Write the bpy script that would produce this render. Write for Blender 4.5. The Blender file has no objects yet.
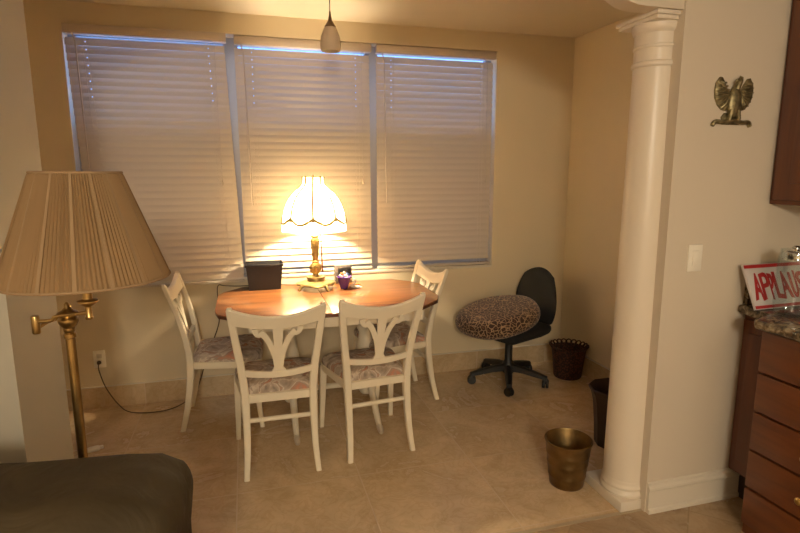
import bpy, bmesh, math, random
from mathutils import Vector, Matrix
random.seed(7)
scn = bpy.context.scene
COL = scn.collection
PI = math.pi

# ---------------------------------------------------------------- materials
def lin(c):
    return tuple(((v/12.92) if v <= 0.04045 else ((v+0.055)/1.055)**2.4) for v in c)

def mat(name, rgb, rough=0.5, metal=0.0, spec=0.5, noise=None, bump=None, coat=0.0, trans=None):
    m = bpy.data.materials.new(name); m.use_nodes = True
    nt = m.node_tree; b = nt.nodes['Principled BSDF']
    b.inputs['Base Color'].default_value = (*rgb, 1)
    b.inputs['Roughness'].default_value = rough
    b.inputs['Metallic'].default_value = metal
    b.inputs['Specular IOR Level'].default_value = spec
    b.inputs['Coat Weight'].default_value = coat
    tc = None
    if noise or bump:
        tc = nt.nodes.new('ShaderNodeTexCoord')
    if noise:                                    # (scale, amount) colour mottling
        n = nt.nodes.new('ShaderNodeTexNoise'); n.inputs['Scale'].default_value = noise[0]; n.inputs['Detail'].default_value = 5
        nt.links.new(tc.outputs['Object'], n.inputs['Vector'])
        r = nt.nodes.new('ShaderNodeValToRGB'); nt.links.new(n.outputs['Fac'], r.inputs['Fac'])
        a = noise[1]
        r.color_ramp.elements[0].position = .3; r.color_ramp.elements[1].position = .7
        r.color_ramp.elements[0].color = (*[max(0, c*(1-a)) for c in rgb], 1)
        r.color_ramp.elements[1].color = (*[min(1, c*(1+a)) for c in rgb], 1)
        nt.links.new(r.outputs['Color'], b.inputs['Base Color'])
    if bump:                                     # (scale, strength)
        n = nt.nodes.new('ShaderNodeTexNoise'); n.inputs['Scale'].default_value = bump[0]; n.inputs['Detail'].default_value = 4
        nt.links.new(tc.outputs['Object'], n.inputs['Vector'])
        bp = nt.nodes.new('ShaderNodeBump'); bp.inputs['Strength'].default_value = bump[1]; bp.inputs['Distance'].default_value = .002
        nt.links.new(n.outputs['Fac'], bp.inputs['Height']); nt.links.new(bp.outputs['Normal'], b.inputs['Normal'])
    return m

def ramp(nt, src, stops, interp='LINEAR'):
    r = nt.nodes.new('ShaderNodeValToRGB'); cr = r.color_ramp; cr.interpolation = interp
    cr.elements[0].position, cr.elements[0].color = stops[0][0], (*stops[0][1], 1)
    cr.elements[1].position, cr.elements[1].color = stops[-1][0], (*stops[-1][1], 1)
    for p, c in stops[1:-1]:
        e = cr.elements.new(p); e.color = (*c, 1)
    nt.links.new(src, r.inputs['Fac']); return r

def mixc(nt, fac, a, b, mode='MIX'):
    m = nt.nodes.new('ShaderNodeMix'); m.data_type = 'RGBA'; m.blend_type = mode
    if isinstance(fac, float): m.inputs[0].default_value = fac
    else: nt.links.new(fac, m.inputs[0])
    for i, v in ((6, a), (7, b)):
        if isinstance(v, tuple): m.inputs[i].default_value = (*v, 1)
        else: nt.links.new(v, m.inputs[i])
    return m.outputs[2]

M = {}
M['wall_nook'] = mat('cream wall paint', (.72, .61, .42), .55, noise=(1.2, .03), bump=(60, .15))
M['wall_white'] = mat('off white wall paint', (.66, .575, .46), .45, noise=(1.2, .02), bump=(60, .12))
M['ceiling'] = mat('ceiling paint', (.60, .52, .38), .8, bump=(90, .4))
M['trim'] = mat('glossy white trim paint', (.70, .63, .52), .3)
M['column'] = mat('column paint', (.72, .635, .52), .35)
M['chair'] = mat('painted chair wood', (.84, .75, .58), .35, noise=(6, .04))
M['brass'] = mat('aged brass', (.42, .285, .115), .28, 1.0, noise=(14, .25))
M['gold'] = mat('gilded metal', (.46, .33, .13), .40, .8, noise=(30, .25), bump=(40, .5))
M['black'] = mat('black plastic', (.012, .011, .010), .45)
M['blackfab'] = mat('black chair fabric', (.012, .011, .010), .9, bump=(300, .5))
M['boxblack'] = mat('black box', (.006, .0045, .0055), .5)
M['grey'] = mat('grey plastic', (.12, .10, .09), .5)
M['white'] = mat('white plastic', (.86, .80, .68), .35)
M['purple'] = mat('purple glaze', (.06, .02, .17), .25)
M['orange'] = mat('orange paper', (.7, .25, .06), .5)
M['bluep'] = mat('blue paper', (.12, .2, .45), .5)
M['pinkp'] = mat('pale paper', (.75, .55, .45), .5)
M['brownrod'] = mat('brown cord', (.22, .07, .04), .5)
M['cord'] = mat('brown flex', (.10, .065, .03), .5)
M['darkbin'] = mat('dark brown leather', (.035, .017, .010), .5, bump=(60, .6))
M['headrail'] = mat('blind headrail', (.56, .47, .38), .5)
M['red'] = mat('red paint', (.42, .015, .02), .45)
M['signwhite'] = mat('white sign board', (.60, .54, .52), .4)
M['frame'] = mat('window frame', (.42, .42, .45), .4)
M['grille'] = mat('dark gap', (.03, .015, .01), .8)
M['eagle'] = mat('antique brass eagle', (.27, .225, .12), .42, .8, noise=(45, .5), bump=(70, .9))
M['chrome'] = mat('chrome', (.7, .7, .7), .15, 1.0)
M['shadebrass'] = mat('shade trim braid', (.34, .25, .07), .8)
M['silver'] = mat('silvered toe cap', (.75, .68, .58), .3, .6)
M['cardbin'] = mat('brass bin metal', (.20, .125, .048), .4, .9, noise=(9, .45), bump=(25, .5))

def m_floor(name, base, dark, x0, y0, s, ang=0.0, grout=(.67,.53,.37)):
    m = bpy.data.materials.new(name); m.use_nodes = True; nt = m.node_tree; b = nt.nodes['Principled BSDF']
    tc = nt.nodes.new('ShaderNodeTexCoord')
    mp = nt.nodes.new('ShaderNodeMapping'); mp.vector_type = 'TEXTURE'
    mp.inputs['Location'].default_value = (x0, y0, 0); mp.inputs['Rotation'].default_value = (0, 0, ang)
    nt.links.new(tc.outputs['Object'], mp.inputs['Vector'])
    br = nt.nodes.new('ShaderNodeTexBrick'); br.offset = 0.0; br.squash = 1.0
    br.inputs['Scale'].default_value = 1.0; br.inputs['Brick Width'].default_value = s; br.inputs['Row Height'].default_value = s
    br.inputs['Mortar Size'].default_value = .0035; br.inputs['Mortar Smooth'].default_value = .3
    br.inputs['Color1'].default_value = (0, 0, 0, 1); br.inputs['Color2'].default_value = (1, 1, 1, 1); br.inputs['Mortar'].default_value = (.5, .5, .5, 1)
    nt.links.new(mp.outputs['Vector'], br.inputs['Vector'])
    # per-tile shift of the veining
    sh = nt.nodes.new('ShaderNodeVectorMath'); sh.operation = 'MULTIPLY_ADD'
    nt.links.new(br.outputs['Color'], sh.inputs[0]); sh.inputs[1].default_value = (7, 3, 0); nt.links.new(tc.outputs['Object'], sh.inputs[2])
    n1 = nt.nodes.new('ShaderNodeTexNoise'); n1.inputs['Scale'].default_value = 2.6; n1.inputs['Detail'].default_value = 8; n1.inputs['Distortion'].default_value = 1.6; n1.inputs['Roughness'].default_value = .62
    nt.links.new(sh.outputs[0], n1.inputs['Vector'])
    r1 = ramp(nt, n1.outputs['Fac'], [(.28, dark), (.5, base), (.72, tuple(min(1, c*1.18) for c in base))])
    n2 = nt.nodes.new('ShaderNodeTexNoise'); n2.inputs['Scale'].default_value = 9; n2.inputs['Detail'].default_value = 6; n2.inputs['Distortion'].default_value = 2.5
    nt.links.new(sh.outputs[0], n2.inputs['Vector'])
    r2 = ramp(nt, n2.outputs['Fac'], [(.42, (1, 1, 1)), (.5, (.86, .80, .74)), (.56, (1, 1, 1))])
    c = mixc(nt, 0.55, r1.outputs['Color'], r2.outputs['Color'], 'MULTIPLY')
    c = mixc(nt, br.outputs['Fac'], c, grout)
    nt.links.new(c, b.inputs['Base Color'])
    rr = ramp(nt, n1.outputs['Fac'], [(.3, (.30,)*3), (.7, (.18,)*3)])
    nt.links.new(rr.outputs['Color'], b.inputs['Roughness'])
    bp = nt.nodes.new('ShaderNodeBump'); bp.inputs['Strength'].default_value = .25; bp.inputs['Distance'].default_value = .002; bp.invert = True
    nt.links.new(br.outputs['Fac'], bp.inputs['Height']); nt.links.new(bp.outputs['Normal'], b.inputs['Normal'])
    return m
M['tile'] = m_floor('polished beige stone tile', (.64, .49, .315), (.50, .365, .22), 1.71, 1.94, .605)
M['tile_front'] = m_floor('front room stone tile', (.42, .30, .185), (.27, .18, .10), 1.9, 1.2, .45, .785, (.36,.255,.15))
M['tile_base'] = m_floor('stone tile skirting', (.60, .46, .29), (.50, .37, .22), 1.71, 0.0, .605)

def m_wood(name, c1, c2, rough=.25, axis='X', scale=1.0, coat=.4):
    m = bpy.data.materials.new(name); m.use_nodes = True; nt = m.node_tree; b = nt.nodes['Principled BSDF']
    tc = nt.nodes.new('ShaderNodeTexCoord'); mp = nt.nodes.new('ShaderNodeMapping')
    sc = {'X': (1.5, 14, 14), 'Z': (14, 14, 1.5), 'Y': (14, 1.5, 14)}[axis]
    mp.inputs['Scale'].default_value = tuple(v*scale for v in sc)
    nt.links.new(tc.outputs['Object'], mp.inputs['Vector'])
    n = nt.nodes.new('ShaderNodeTexNoise'); n.inputs['Scale'].default_value = 1.6; n.inputs['Detail'].default_value = 8; n.inputs['Distortion'].default_value = .8
    nt.links.new(mp.outputs['Vector'], n.inputs['Vector'])
    r = ramp(nt, n.outputs['Fac'], [(.3, c2), (.55, c1), (.75, tuple(min(1, c*1.15) for c in c1))])
    nt.links.new(r.outputs['Color'], b.inputs['Base Color'])
    b.inputs['Roughness'].default_value = rough; b.inputs['Coat Weight'].default_value = coat; b.inputs['Coat Roughness'].default_value = .15
    return m
M['cherry'] = m_wood('varnished cherry wood', (.30, .115, .032), (.15, .052, .016), .30, 'X', .7, .35)
M['cherryedge'] = m_wood('dark cherry edge', (.13, .035, .014), (.08, .02, .01), .3, 'X')
M['cabinet'] = m_wood('cabinet wood', (.13, .034, .0065), (.085, .019, .004), .35, 'Z', 1, .2)
M['cabinety'] = m_wood('cabinet drawer wood', (.14, .037, .007), (.09, .021, .0045), .35, 'Y', 1, .2)

def m_granite():
    m = bpy.data.materials.new('brown granite'); m.use_nodes = True; nt = m.node_tree; b = nt.nodes['Principled BSDF']
    tc = nt.nodes.new('ShaderNodeTexCoord')
    n = nt.nodes.new('ShaderNodeTexNoise'); n.inputs['Scale'].default_value = 28; n.inputs['Detail'].default_value = 8; n.inputs['Distortion'].default_value = 1
    nt.links.new(tc.outputs['Object'], n.inputs['Vector'])
    r = ramp(nt, n.outputs['Fac'], [(.33, (.02, .014, .008)), (.47, (.10, .065, .033)), (.56, (.22, .16, .09)), (.66, (.36, .29, .19))])
    nt.links.new(r.outputs['Color'], b.inputs['Base Color']); b.inputs['Roughness'].default_value = .18
    return m
M['granite'] = m_granite()

def m_floral():
    m = bpy.data.materials.new('floral seat fabric'); m.use_nodes = True; nt = m.node_tree; b = nt.nodes['Principled BSDF']
    tc = nt.nodes.new('ShaderNodeTexCoord')
    n = nt.nodes.new('ShaderNodeTexNoise'); n.inputs['Scale'].default_value = 6.5; n.inputs['Detail'].default_value = 3; n.inputs['Distortion'].default_value = 2.0
    nt.links.new(tc.outputs['Object'], n.inputs['Vector'])
    r = ramp(nt, n.outputs['Fac'], [(.30, (.20, .155, .13)), (.42, (.42, .34, .27)), (.50, (.50, .41, .33)), (.54, (.70, .60, .48)), (.58, (.38, .30, .24)), (.66, (.55, .24, .15)), (.74, (.60, .47, .37))])
    w = nt.nodes.new('ShaderNodeTexVoronoi'); w.inputs['Scale'].default_value = 13
    nt.links.new(tc.outputs['Object'], w.inputs['Vector'])
    r2 = ramp(nt, w.outputs['Distance'], [(.10, (1.0, .9, .8)), (.2, (.75, .68, .62)), (.6, (1, 1, 1))])
    c = mixc(nt, .6, r.outputs['Color'], r2.outputs['Color'], 'MULTIPLY')
    nt.links.new(c, b.inputs['Base Color']); b.inputs['Roughness'].default_value = .9
    return m
M['floral'] = m_floral()

def m_leopard():
    m = bpy.data.materials.new('leopard print plush'); m.use_nodes = True; nt = m.node_tree; b = nt.nodes['Principled BSDF']
    tc = nt.nodes.new('ShaderNodeTexCoord')
    n = nt.nodes.new('ShaderNodeTexNoise'); n.inputs['Scale'].default_value = 14; n.inputs['Detail'].default_value = 2
    nt.links.new(tc.outputs['Object'], n.inputs['Vector'])
    ad = nt.nodes.new('ShaderNodeVectorMath'); ad.operation = 'MULTIPLY_ADD'
    nt.links.new(n.outputs['Color'], ad.inputs[0]); ad.inputs[1].default_value = (.05, .05, .05); nt.links.new(tc.outputs['Object'], ad.inputs[2])
    v = nt.nodes.new('ShaderNodeTexVoronoi'); v.feature = 'DISTANCE_TO_EDGE'; v.inputs['Scale'].default_value = 36
    nt.links.new(ad.outputs[0], v.inputs['Vector'])
    r = ramp(nt, v.outputs['Distance'], [(.0, (.36, .25, .15)), (.05, (.30, .19, .10)), (.10, (.035, .016, .009)), (.30, (.03, .014, .008)), (.42, (.12, .05, .022))])
    nt.links.new(r.outputs['Color'], b.inputs['Base Color']); b.inputs['Roughness'].default_value = .9
    b.inputs['Sheen Weight'].default_value = .2
    return m
M['leopard'] = m_leopard()

def m_sofa():
    m = bpy.data.materials.new('dark brown sofa leather'); m.use_nodes = True; nt = m.node_tree; b = nt.nodes['Principled BSDF']
    tc = nt.nodes.new('ShaderNodeTexCoord')
    n = nt.nodes.new('ShaderNodeTexNoise'); n.inputs['Scale'].default_value = 6; n.inputs['Detail'].default_value = 5
    nt.links.new(tc.outputs['Object'], n.inputs['Vector'])
    r = ramp(nt, n.outputs['Fac'], [(.3, (.042, .030, .014)), (.7, (.060, .043, .021))])
    nt.links.new(r.outputs['Color'], b.inputs['Base Color']); b.inputs['Roughness'].default_value = .75; b.inputs['Specular IOR Level'].default_value = .25
    n2 = nt.nodes.new('ShaderNodeTexNoise'); n2.inputs['Scale'].default_value = 5; n2.inputs['Detail'].default_value = 3; n2.inputs['Distortion'].default_value = 2
    nt.links.new(tc.outputs['Object'], n2.inputs['Vector'])
    bp = nt.nodes.new('ShaderNodeBump'); bp.inputs['Strength'].default_value = .5; bp.inputs['Distance'].default_value = .02
    nt.links.new(n2.outputs['Fac'], bp.inputs['Height']); nt.links.new(bp.outputs['Normal'], b.inputs['Normal'])
    return m
M['sofa'] = m_sofa()

def m_trans(name, rgb, trans_rgb, fac, rough=.6, pleat=None):
    """diffuse / translucent mix for thin cloth and thin slats"""
    m = bpy.data.materials.new(name); m.use_nodes = True; nt = m.node_tree
    out = nt.nodes['Material Output']; nt.nodes.remove(nt.nodes['Principled BSDF'])
    d = nt.nodes.new('ShaderNodeBsdfDiffuse'); d.inputs['Color'].default_value = (*rgb, 1)
    t = nt.nodes.new('ShaderNodeBsdfTranslucent'); t.inputs['Color'].default_value = (*trans_rgb, 1)
    mx = nt.nodes.new('ShaderNodeMixShader'); mx.inputs[0].default_value = fac
    nt.links.new(d.outputs[0], mx.inputs[1]); nt.links.new(t.outputs[0], mx.inputs[2]); nt.links.new(mx.outputs[0], out.inputs['Surface'])
    return m
M['slat'] = m_trans('blind slat vinyl', (.66, .57, .45), (.60, .52, .50), .09)
M['lampshade'] = m_trans('ivory lamp shade silk', (.88, .78, .58), (.99, .90, .70), .6)
M['pleat'] = m_trans('beige pleated shade cloth', (.34, .225, .12), (.5, .32, .16), .25)
M['frost'] = m_trans('frosted glass shade', (.78, .70, .60), (.85, .78, .66), .5)

def m_basket():
    m = bpy.data.materials.new('dark woven wicker'); m.use_nodes = True; nt = m.node_tree; b = nt.nodes['Principled BSDF']
    tc = nt.nodes.new('ShaderNodeTexCoord')
    v = nt.nodes.new('ShaderNodeTexVoronoi'); v.inputs['Scale'].default_value = 70; nt.links.new(tc.outputs['Object'], v.inputs['Vector'])
    r = ramp(nt, v.outputs['Distance'], [(.1, (.15, .048, .026)), (.45, (.055, .018, .010)), (.7, (.015, .006, .004))])
    nt.links.new(r.outputs['Color'], b.inputs['Base Color']); b.inputs['Roughness'].default_value = .6
    return m
M['wicker'] = m_basket()
def m_glass(name, col=(1, 1, 1), rough=0.0):
    m = bpy.data.materials.new(name); m.use_nodes = True; nt = m.node_tree; b = nt.nodes['Principled BSDF']
    b.inputs['Base Color'].default_value = (*col, 1); b.inputs['Roughness'].default_value = rough
    b.inputs['Transmission Weight'].default_value = 1; b.inputs['IOR'].default_value = 1.45
    return m
M['glass'] = m_glass('clear glass', (.97, .97, .97))
def m_pane():
    m = bpy.data.materials.new('window pane'); m.use_nodes = True; nt = m.node_tree; out = nt.nodes['Material Output']
    nt.nodes.remove(nt.nodes['Principled BSDF'])
    t = nt.nodes.new('ShaderNodeBsdfTransparent'); t.inputs['Color'].default_value = (.92, .95, .95, 1)
    g = nt.nodes.new('ShaderNodeBsdfGlossy'); g.inputs['Roughness'].default_value = .02
    mx = nt.nodes.new('ShaderNodeMixShader'); mx.inputs[0].default_value = .05
    nt.links.new(t.outputs[0], mx.inputs[1]); nt.links.new(g.outputs[0], mx.inputs[2]); nt.links.new(mx.outputs[0], out.inputs['Surface'])
    return m
M['pane'] = m_pane(); M['glass'] = M['pane']
def m_screen():
    m = bpy.data.materials.new('insect screen'); m.use_nodes = True; nt = m.node_tree; out = nt.nodes['Material Output']
    nt.nodes.remove(nt.nodes['Principled BSDF'])
    t = nt.nodes.new('ShaderNodeBsdfTransparent'); g = nt.nodes.new('ShaderNodeBsdfDiffuse'); g.inputs['Color'].default_value = (.03, .03, .03, 1)
    mx = nt.nodes.new('ShaderNodeMixShader'); mx.inputs[0].default_value = .6
    nt.links.new(t.outputs[0], mx.inputs[1]); nt.links.new(g.outputs[0], mx.inputs[2]); nt.links.new(mx.outputs[0], out.inputs['Surface'])
    return m
M['screen'] = m_screen()
def m_emit(name, rgb, s):
    m = bpy.data.materials.new(name); m.use_nodes = True; nt = m.node_tree; b = nt.nodes['Principled BSDF']
    b.inputs['Emission Color'].default_value = (*rgb, 1); b.inputs['Emission Strength'].default_value = s
    return m
M['bulb'] = m_emit('glowing bulb', (1, .81, .55), 2000)

# ---------------------------------------------------------------- mesh helpers
def obj(name, bm, m, parent=None, loc=(0, 0, 0), rz=0.0, smooth=35, weld=False):
    if weld: bmesh.ops.remove_doubles(bm, verts=bm.verts, dist=1e-5)
    bmesh.ops.recalc_face_normals(bm, faces=bm.faces)
    me = bpy.data.meshes.new(name); bm.to_mesh(me); bm.free()
    if smooth is not None:
        me.polygons.foreach_set('use_smooth', [True]*len(me.polygons))
        me.set_sharp_from_angle(angle=math.radians(smooth))
    me.materials.append(m)
    o = bpy.data.objects.new(name, me); COL.objects.link(o)
    o.location = loc; o.rotation_euler = (0, 0, rz)
    if parent: o.parent = parent
    return o

def thing(name, label, cat, loc=(0, 0, 0), rz=0.0, group=None):
    o = bpy.data.objects.new(name, None); COL.objects.link(o); o.empty_display_size = .05
    o.location = loc; o.rotation_euler = (0, 0, rz); tag(o, label, cat, group); return o
def tag(o, label, cat, group=None):
    o['label'] = label; o['category'] = cat
    if group: o['group'] = group
    return o
def struct(name, bm, m, **k):
    o = obj(name, bm, m, **k)
    if o.parent is None: o['kind'] = 'structure'
    return o
def copy_tree(o, parent=None):
    c = o.copy(); COL.objects.link(c); c.parent = parent
    for ch in [x for x in bpy.data.objects if x.parent == o]: copy_tree(ch, c)
    return c

def B(): return bmesh.new()
def faces(bm, vs, fs):
    vv = [bm.verts.new(v) for v in vs]
    for f in fs:
        try: bm.faces.new([vv[i] for i in f])
        except ValueError: pass
    return vv
def box(bm, x0, x1, y0, y1, z0, z1, bev=0.0, seg=2, mtx=None):
    t = bmesh.new()
    faces(t, [(x0,y0,z0),(x1,y0,z0),(x1,y1,z0),(x0,y1,z0),(x0,y0,z1),(x1,y0,z1),(x1,y1,z1),(x0,y1,z1)],
          [(0,3,2,1),(4,5,6,7),(0,1,5,4),(1,2,6,5),(2,3,7,6),(3,0,4,7)])
    if bev: bmesh.ops.bevel(t, geom=t.edges[:], offset=bev, segments=seg, profile=.5, affect='EDGES')
    merge(bm, t, mtx)
def merge(bm, t, mtx=None):
    if mtx is not None: bmesh.ops.transform(t, matrix=mtx, verts=t.verts)
    me = bpy.data.meshes.new('tmp'); t.to_mesh(me); t.free(); bm.from_mesh(me); bpy.data.meshes.remove(me)
def lathe(bm, prof, cx=0, cy=0, n=40, rf=None, cap=True, mtx=None):
    """prof: list of (r, z); rf(angle, r, z) -> r optional"""
    t = bmesh.new(); rings = []
    for r, z in prof:
        ring = []
        for i in range(n):
            a = 2*PI*i/n; rr = rf(a, r, z) if rf else r
            zz = z
            if isinstance(rr, tuple): rr, zz = rr
            ring.append(t.verts.new((cx+rr*math.cos(a), cy+rr*math.sin(a), zz)))
        rings.append(ring)
    for a, b in zip(rings, rings[1:]):
        for i in range(n):
            t.faces.new((a[i], a[(i+1)%n], b[(i+1)%n], b[i]))
    if cap:
        if prof[0][0] > 1e-4: t.faces.new(rings[0][::-1])
        if prof[-1][0] > 1e-4: t.faces.new(rings[-1])
    merge(bm, t, mtx)
def tube(bm, pts, rad, n=10, closed=False):
    pts = [Vector(p) for p in pts]; N = len(pts)
    rad = rad if isinstance(rad, (list, tuple)) else [rad]*N
    rings = []; prev = None
    for i, p in enumerate(pts):
        if closed: d = pts[(i+1)%N]-pts[i-1]
        else: d = pts[min(i+1, N-1)]-pts[max(i-1, 0)]
        d.normalize()
        if prev is None:
            u = d.orthogonal().normalized()
        else:
            u = (prev-d*prev.dot(d)).normalized()
        prev = u; w = d.cross(u)
        rings.append([bm.verts.new(p+(u*math.cos(2*PI*k/n)+w*math.sin(2*PI*k/n))*rad[i]) for k in range(n)])
    rng = range(N) if closed else range(N-1)
    for i in rng:
        a, b = rings[i], rings[(i+1)%N]
        for k in range(n):
            bm.faces.new((a[k], a[(k+1)%n], b[(k+1)%n], b[k]))
    if not closed:
        bm.faces.new(rings[0][::-1]); bm.faces.new(rings[-1])
def loft(bm, pts, wd, ch=.3):
    """pts (x,y,z), wd (w along x, d along y): chamfered rectangular sections, horizontal"""
    rings = []
    for (x, y, z), (w, d) in zip(pts, wd):
        a, b = w/2, d/2; c = min(a, b)*ch
        sec = [(-a+c,-b),(a-c,-b),(a,-b+c),(a,b-c),(a-c,b),(-a+c,b),(-a,b-c),(-a,-b+c)]
        rings.append([bm.verts.new((x+s, y+t, z)) for s, t in sec])
    for a, b in zip(rings, rings[1:]):
        for k in range(8): bm.faces.new((a[k], a[(k+1)%8], b[(k+1)%8], b[k]))
    bm.faces.new(rings[0][::-1]); bm.faces.new(rings[-1])
def prism(bm, poly, z0, z1, bev=0.0, mtx=None, seg=2):
    t = bmesh.new()
    a = [t.verts.new((x, y, z0)) for x, y in poly]; b = [t.verts.new((x, y, z1)) for x, y in poly]
    n = len(poly)
    t.faces.new(a[::-1]); t.faces.new(b)
    for i in range(n): t.faces.new((a[i], a[(i+1)%n], b[(i+1)%n], b[i]))
    if bev:
        es = [e for e in t.edges if abs(e.verts[0].co.z-e.verts[1].co.z) < 1e-6]
        bmesh.ops.bevel(t, geom=es, offset=bev, segments=seg, profile=.5, affect='EDGES')
    merge(bm, t, mtx)
def catmull(pts, n=8):
    out = []; P = [Vector(p) for p in pts]; P = [P[0]*2-P[1]]+P+[P[-1]*2-P[-2]]
    for i in range(1, len(P)-2):
        for k in range(n):
            t = k/n; a, b, c, d = P[i-1:i+3]
            out.append(.5*((2*b)+(c-a)*t+(2*a-5*b+4*c-d)*t*t+(3*b-a-3*c+d)*t**3))
    out.append(P[-2]); return out
def rbox(bm, x0, x1, y0, y1, z0, z1, r, puff=0.0, n=10, mtx=None):
    """soft box: superellipsoid-like cushion grid"""
    t = bmesh.new(); bmesh.ops.create_cube(t, size=2)
    bmesh.ops.subdivide_edges(t, edges=t.edges[:], cuts=n, use_grid_fill=True)
    hx, hy, hz = (x1-x0)/2, (y1-y0)/2, (z1-z0)/2
    for v in t.verts:
        p = Vector((v.co.x*hx, v.co.y*hy, v.co.z*hz))
        q = Vector((max(-hx+r, min(hx-r, p.x)), max(-hy+r, min(hy-r, p.y)), max(-hz+r, min(hz-r, p.z))))
        d = p-q
        if d.length > 1e-9: p = q+d.normalized()*r if d.length >= 0 else p
        nx, ny, nz = v.co
        f = puff
        p.z += f*nz*max(0, (1-nx**2))*max(0, (1-ny**2))*1.0
        p.y += f*.6*ny*max(0, (1-nx**2))*max(0, (1-nz**2))
        v.co = p+Vector(((x0+x1)/2, (y0+y1)/2, (z0+z1)/2))
    merge(bm, t, mtx)

# ---------------------------------------------------------------- dimensions
HC = 2.535      # ceiling
YB = 3.827      # back wall face
XR = 2.458       # nook right wall
XL = -1.35      # nook left wall
YP = 1.885      # partition face (kitchen side)
XE = 1.697      # partition end
XK = 2.62       # kitchen right wall
YN = -3.2       # wall behind camera
XLL = -3.0      # living room left wall
WX0, WX1, WZ0, WZ1 = -.995, 1.82, .832, 2.408

# ---------------------------------------------------------------- shell
bm = B(); box(bm, XL-.1, XK+.1, 1.905, YB+.02, -.05, 0); struct('floor', bm, M['tile'], smooth=None)
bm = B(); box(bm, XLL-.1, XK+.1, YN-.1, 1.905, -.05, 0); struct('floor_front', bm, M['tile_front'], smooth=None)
bm = B(); box(bm, XLL-.1, XK+.1, YN-.1, YB+.2, HC, HC+.08); struct('ceiling', bm, M['ceiling'], smooth=None)
bm = B()
box(bm, XL-.1, WX0, YB, YB+.18, -.05, HC); box(bm, WX1, XK+.1, YB, YB+.18, -.05, HC)
box(bm, WX0, WX1, YB, YB+.18, -.05, WZ0); box(bm, WX0, WX1, YB, YB+.18, WZ1, HC)
struct('wall_back', bm, M['wall_nook'], smooth=None)
bm = B(); box(bm, XR, XR+.1, 2.13, YB, -.05, HC); struct('wall_right', bm, M['wall_nook'], smooth=None)
bm = B(); box(bm, XL-.1, XL, 2.3, YB, -.05, HC); struct('wall_left', bm, M['wall_nook'], smooth=None)
bm = B(); box(bm, XE, XK+.1, YP, 2.13, 0, HC); struct('wall_partition', bm, M['wall_white'], smooth=None)
bm = B(); box(bm, XLL, -.715, YP, 2.32, 0, HC); struct('wall_partition_left', bm, mat('shaded wall paint', (.45, .41, .33), .5, bump=(60, .12)), smooth=None)  # shade on this wall is put into its darker paint colour
bm = B(); box(bm, XK, XK+.1, YN, YP, -.05, HC); struct('wall_kitchen', bm, M['wall_white'], smooth=None)
bm = B(); box(bm, XLL-.1, XLL, YN, 2.32, -.05, HC); struct('wall_living', bm, M['wall_white'], smooth=None)
bm = B(); box(bm, XLL-.1, XK+.1, YN-.1, YN, -.05, HC); struct('wall_behind', bm, M['wall_white'], smooth=None)
# header over the opening with its curved shoulders
right_c = [(p.x, p.y) for p in catmull([(1.58, 2.17), (1.50, 2.171), (1.44, 2.183), (1.38, 2.215), (1.32, 2.255), (1.22, 2.285), (1.0, 2.30)], 5)]
left_c = [(p.x, p.y) for p in catmull([(0, 2.30), (-.25, 2.285), (-.4, 2.25), (-.55, 2.20), (-.65, 2.16), (-.715, 2.12)], 5)]
prof = [(XE, 2.17)]+right_c+left_c
poly = prof+[(-.715, HC), (XE, HC)]
bm = B(); prism(bm, [(x, z) for x, z in poly], -1.985, -1.895, mtx=Matrix.Rotation(PI/2, 4, 'X'))
struct('wall_header', bm, M['wall_white'], smooth=None)

# skirting
bm = B(); box(bm, XL, XR-.002, YB-.013, YB, 0, .143); struct('baseboard_back', bm, M['tile_base'], smooth=None)
bm = B(); box(bm, XL, XR-.002, YB-.0135, YB, .143, .149); struct('trim_1', bm, M['trim'], smooth=None)
bm = B(); box(bm, XR-.013, XR, 2.14, YB, 0, .143); struct('baseboard_right', bm, M['tile_base'], smooth=None)
bm = B(); box(bm, XR-.0135, XR, 2.14, YB, .143, .149); struct('trim_2', bm, M['trim'], smooth=None)
def skirt(bm, length, mtx):
    prof = [(0,0),(-.024,0),(-.024,.018),(-.017,.024),(-.015,.105),(-.019,.112),(-.017,.122),(-.009,.130),(-.007,.142),(0,.146)]
    t = bmesh.new(); a = [t.verts.new((0,y,z)) for y,z in prof]; b = [t.verts.new((length,y,z)) for y,z in prof]
    t.faces.new(a); t.faces.new(b[::-1]); n = len(prof)
    for i in range(n): t.faces.new((a[i], b[i], b[(i+1)%n], a[(i+1)%n]))
    merge(bm, t, mtx)
bm = B(); skirt(bm, .56, Matrix.Translation((XE+.005, YP, 0))); struct('baseboard_partition', bm, M['trim'], smooth=30)
bm = B(); skirt(bm, .435, Matrix.Translation((-.715, YP, 0)) @ Matrix.Rotation(PI/2, 4, 'Z')); struct('baseboard_left', bm, M['trim'], smooth=30)
# threshold strip
bm = B(); box(bm, -.71, 1.73, 1.895, 1.915, -.01, .002); struct('trim_3', bm, mat('threshold stone', (.46,.36,.24), .3), smooth=None)

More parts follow.
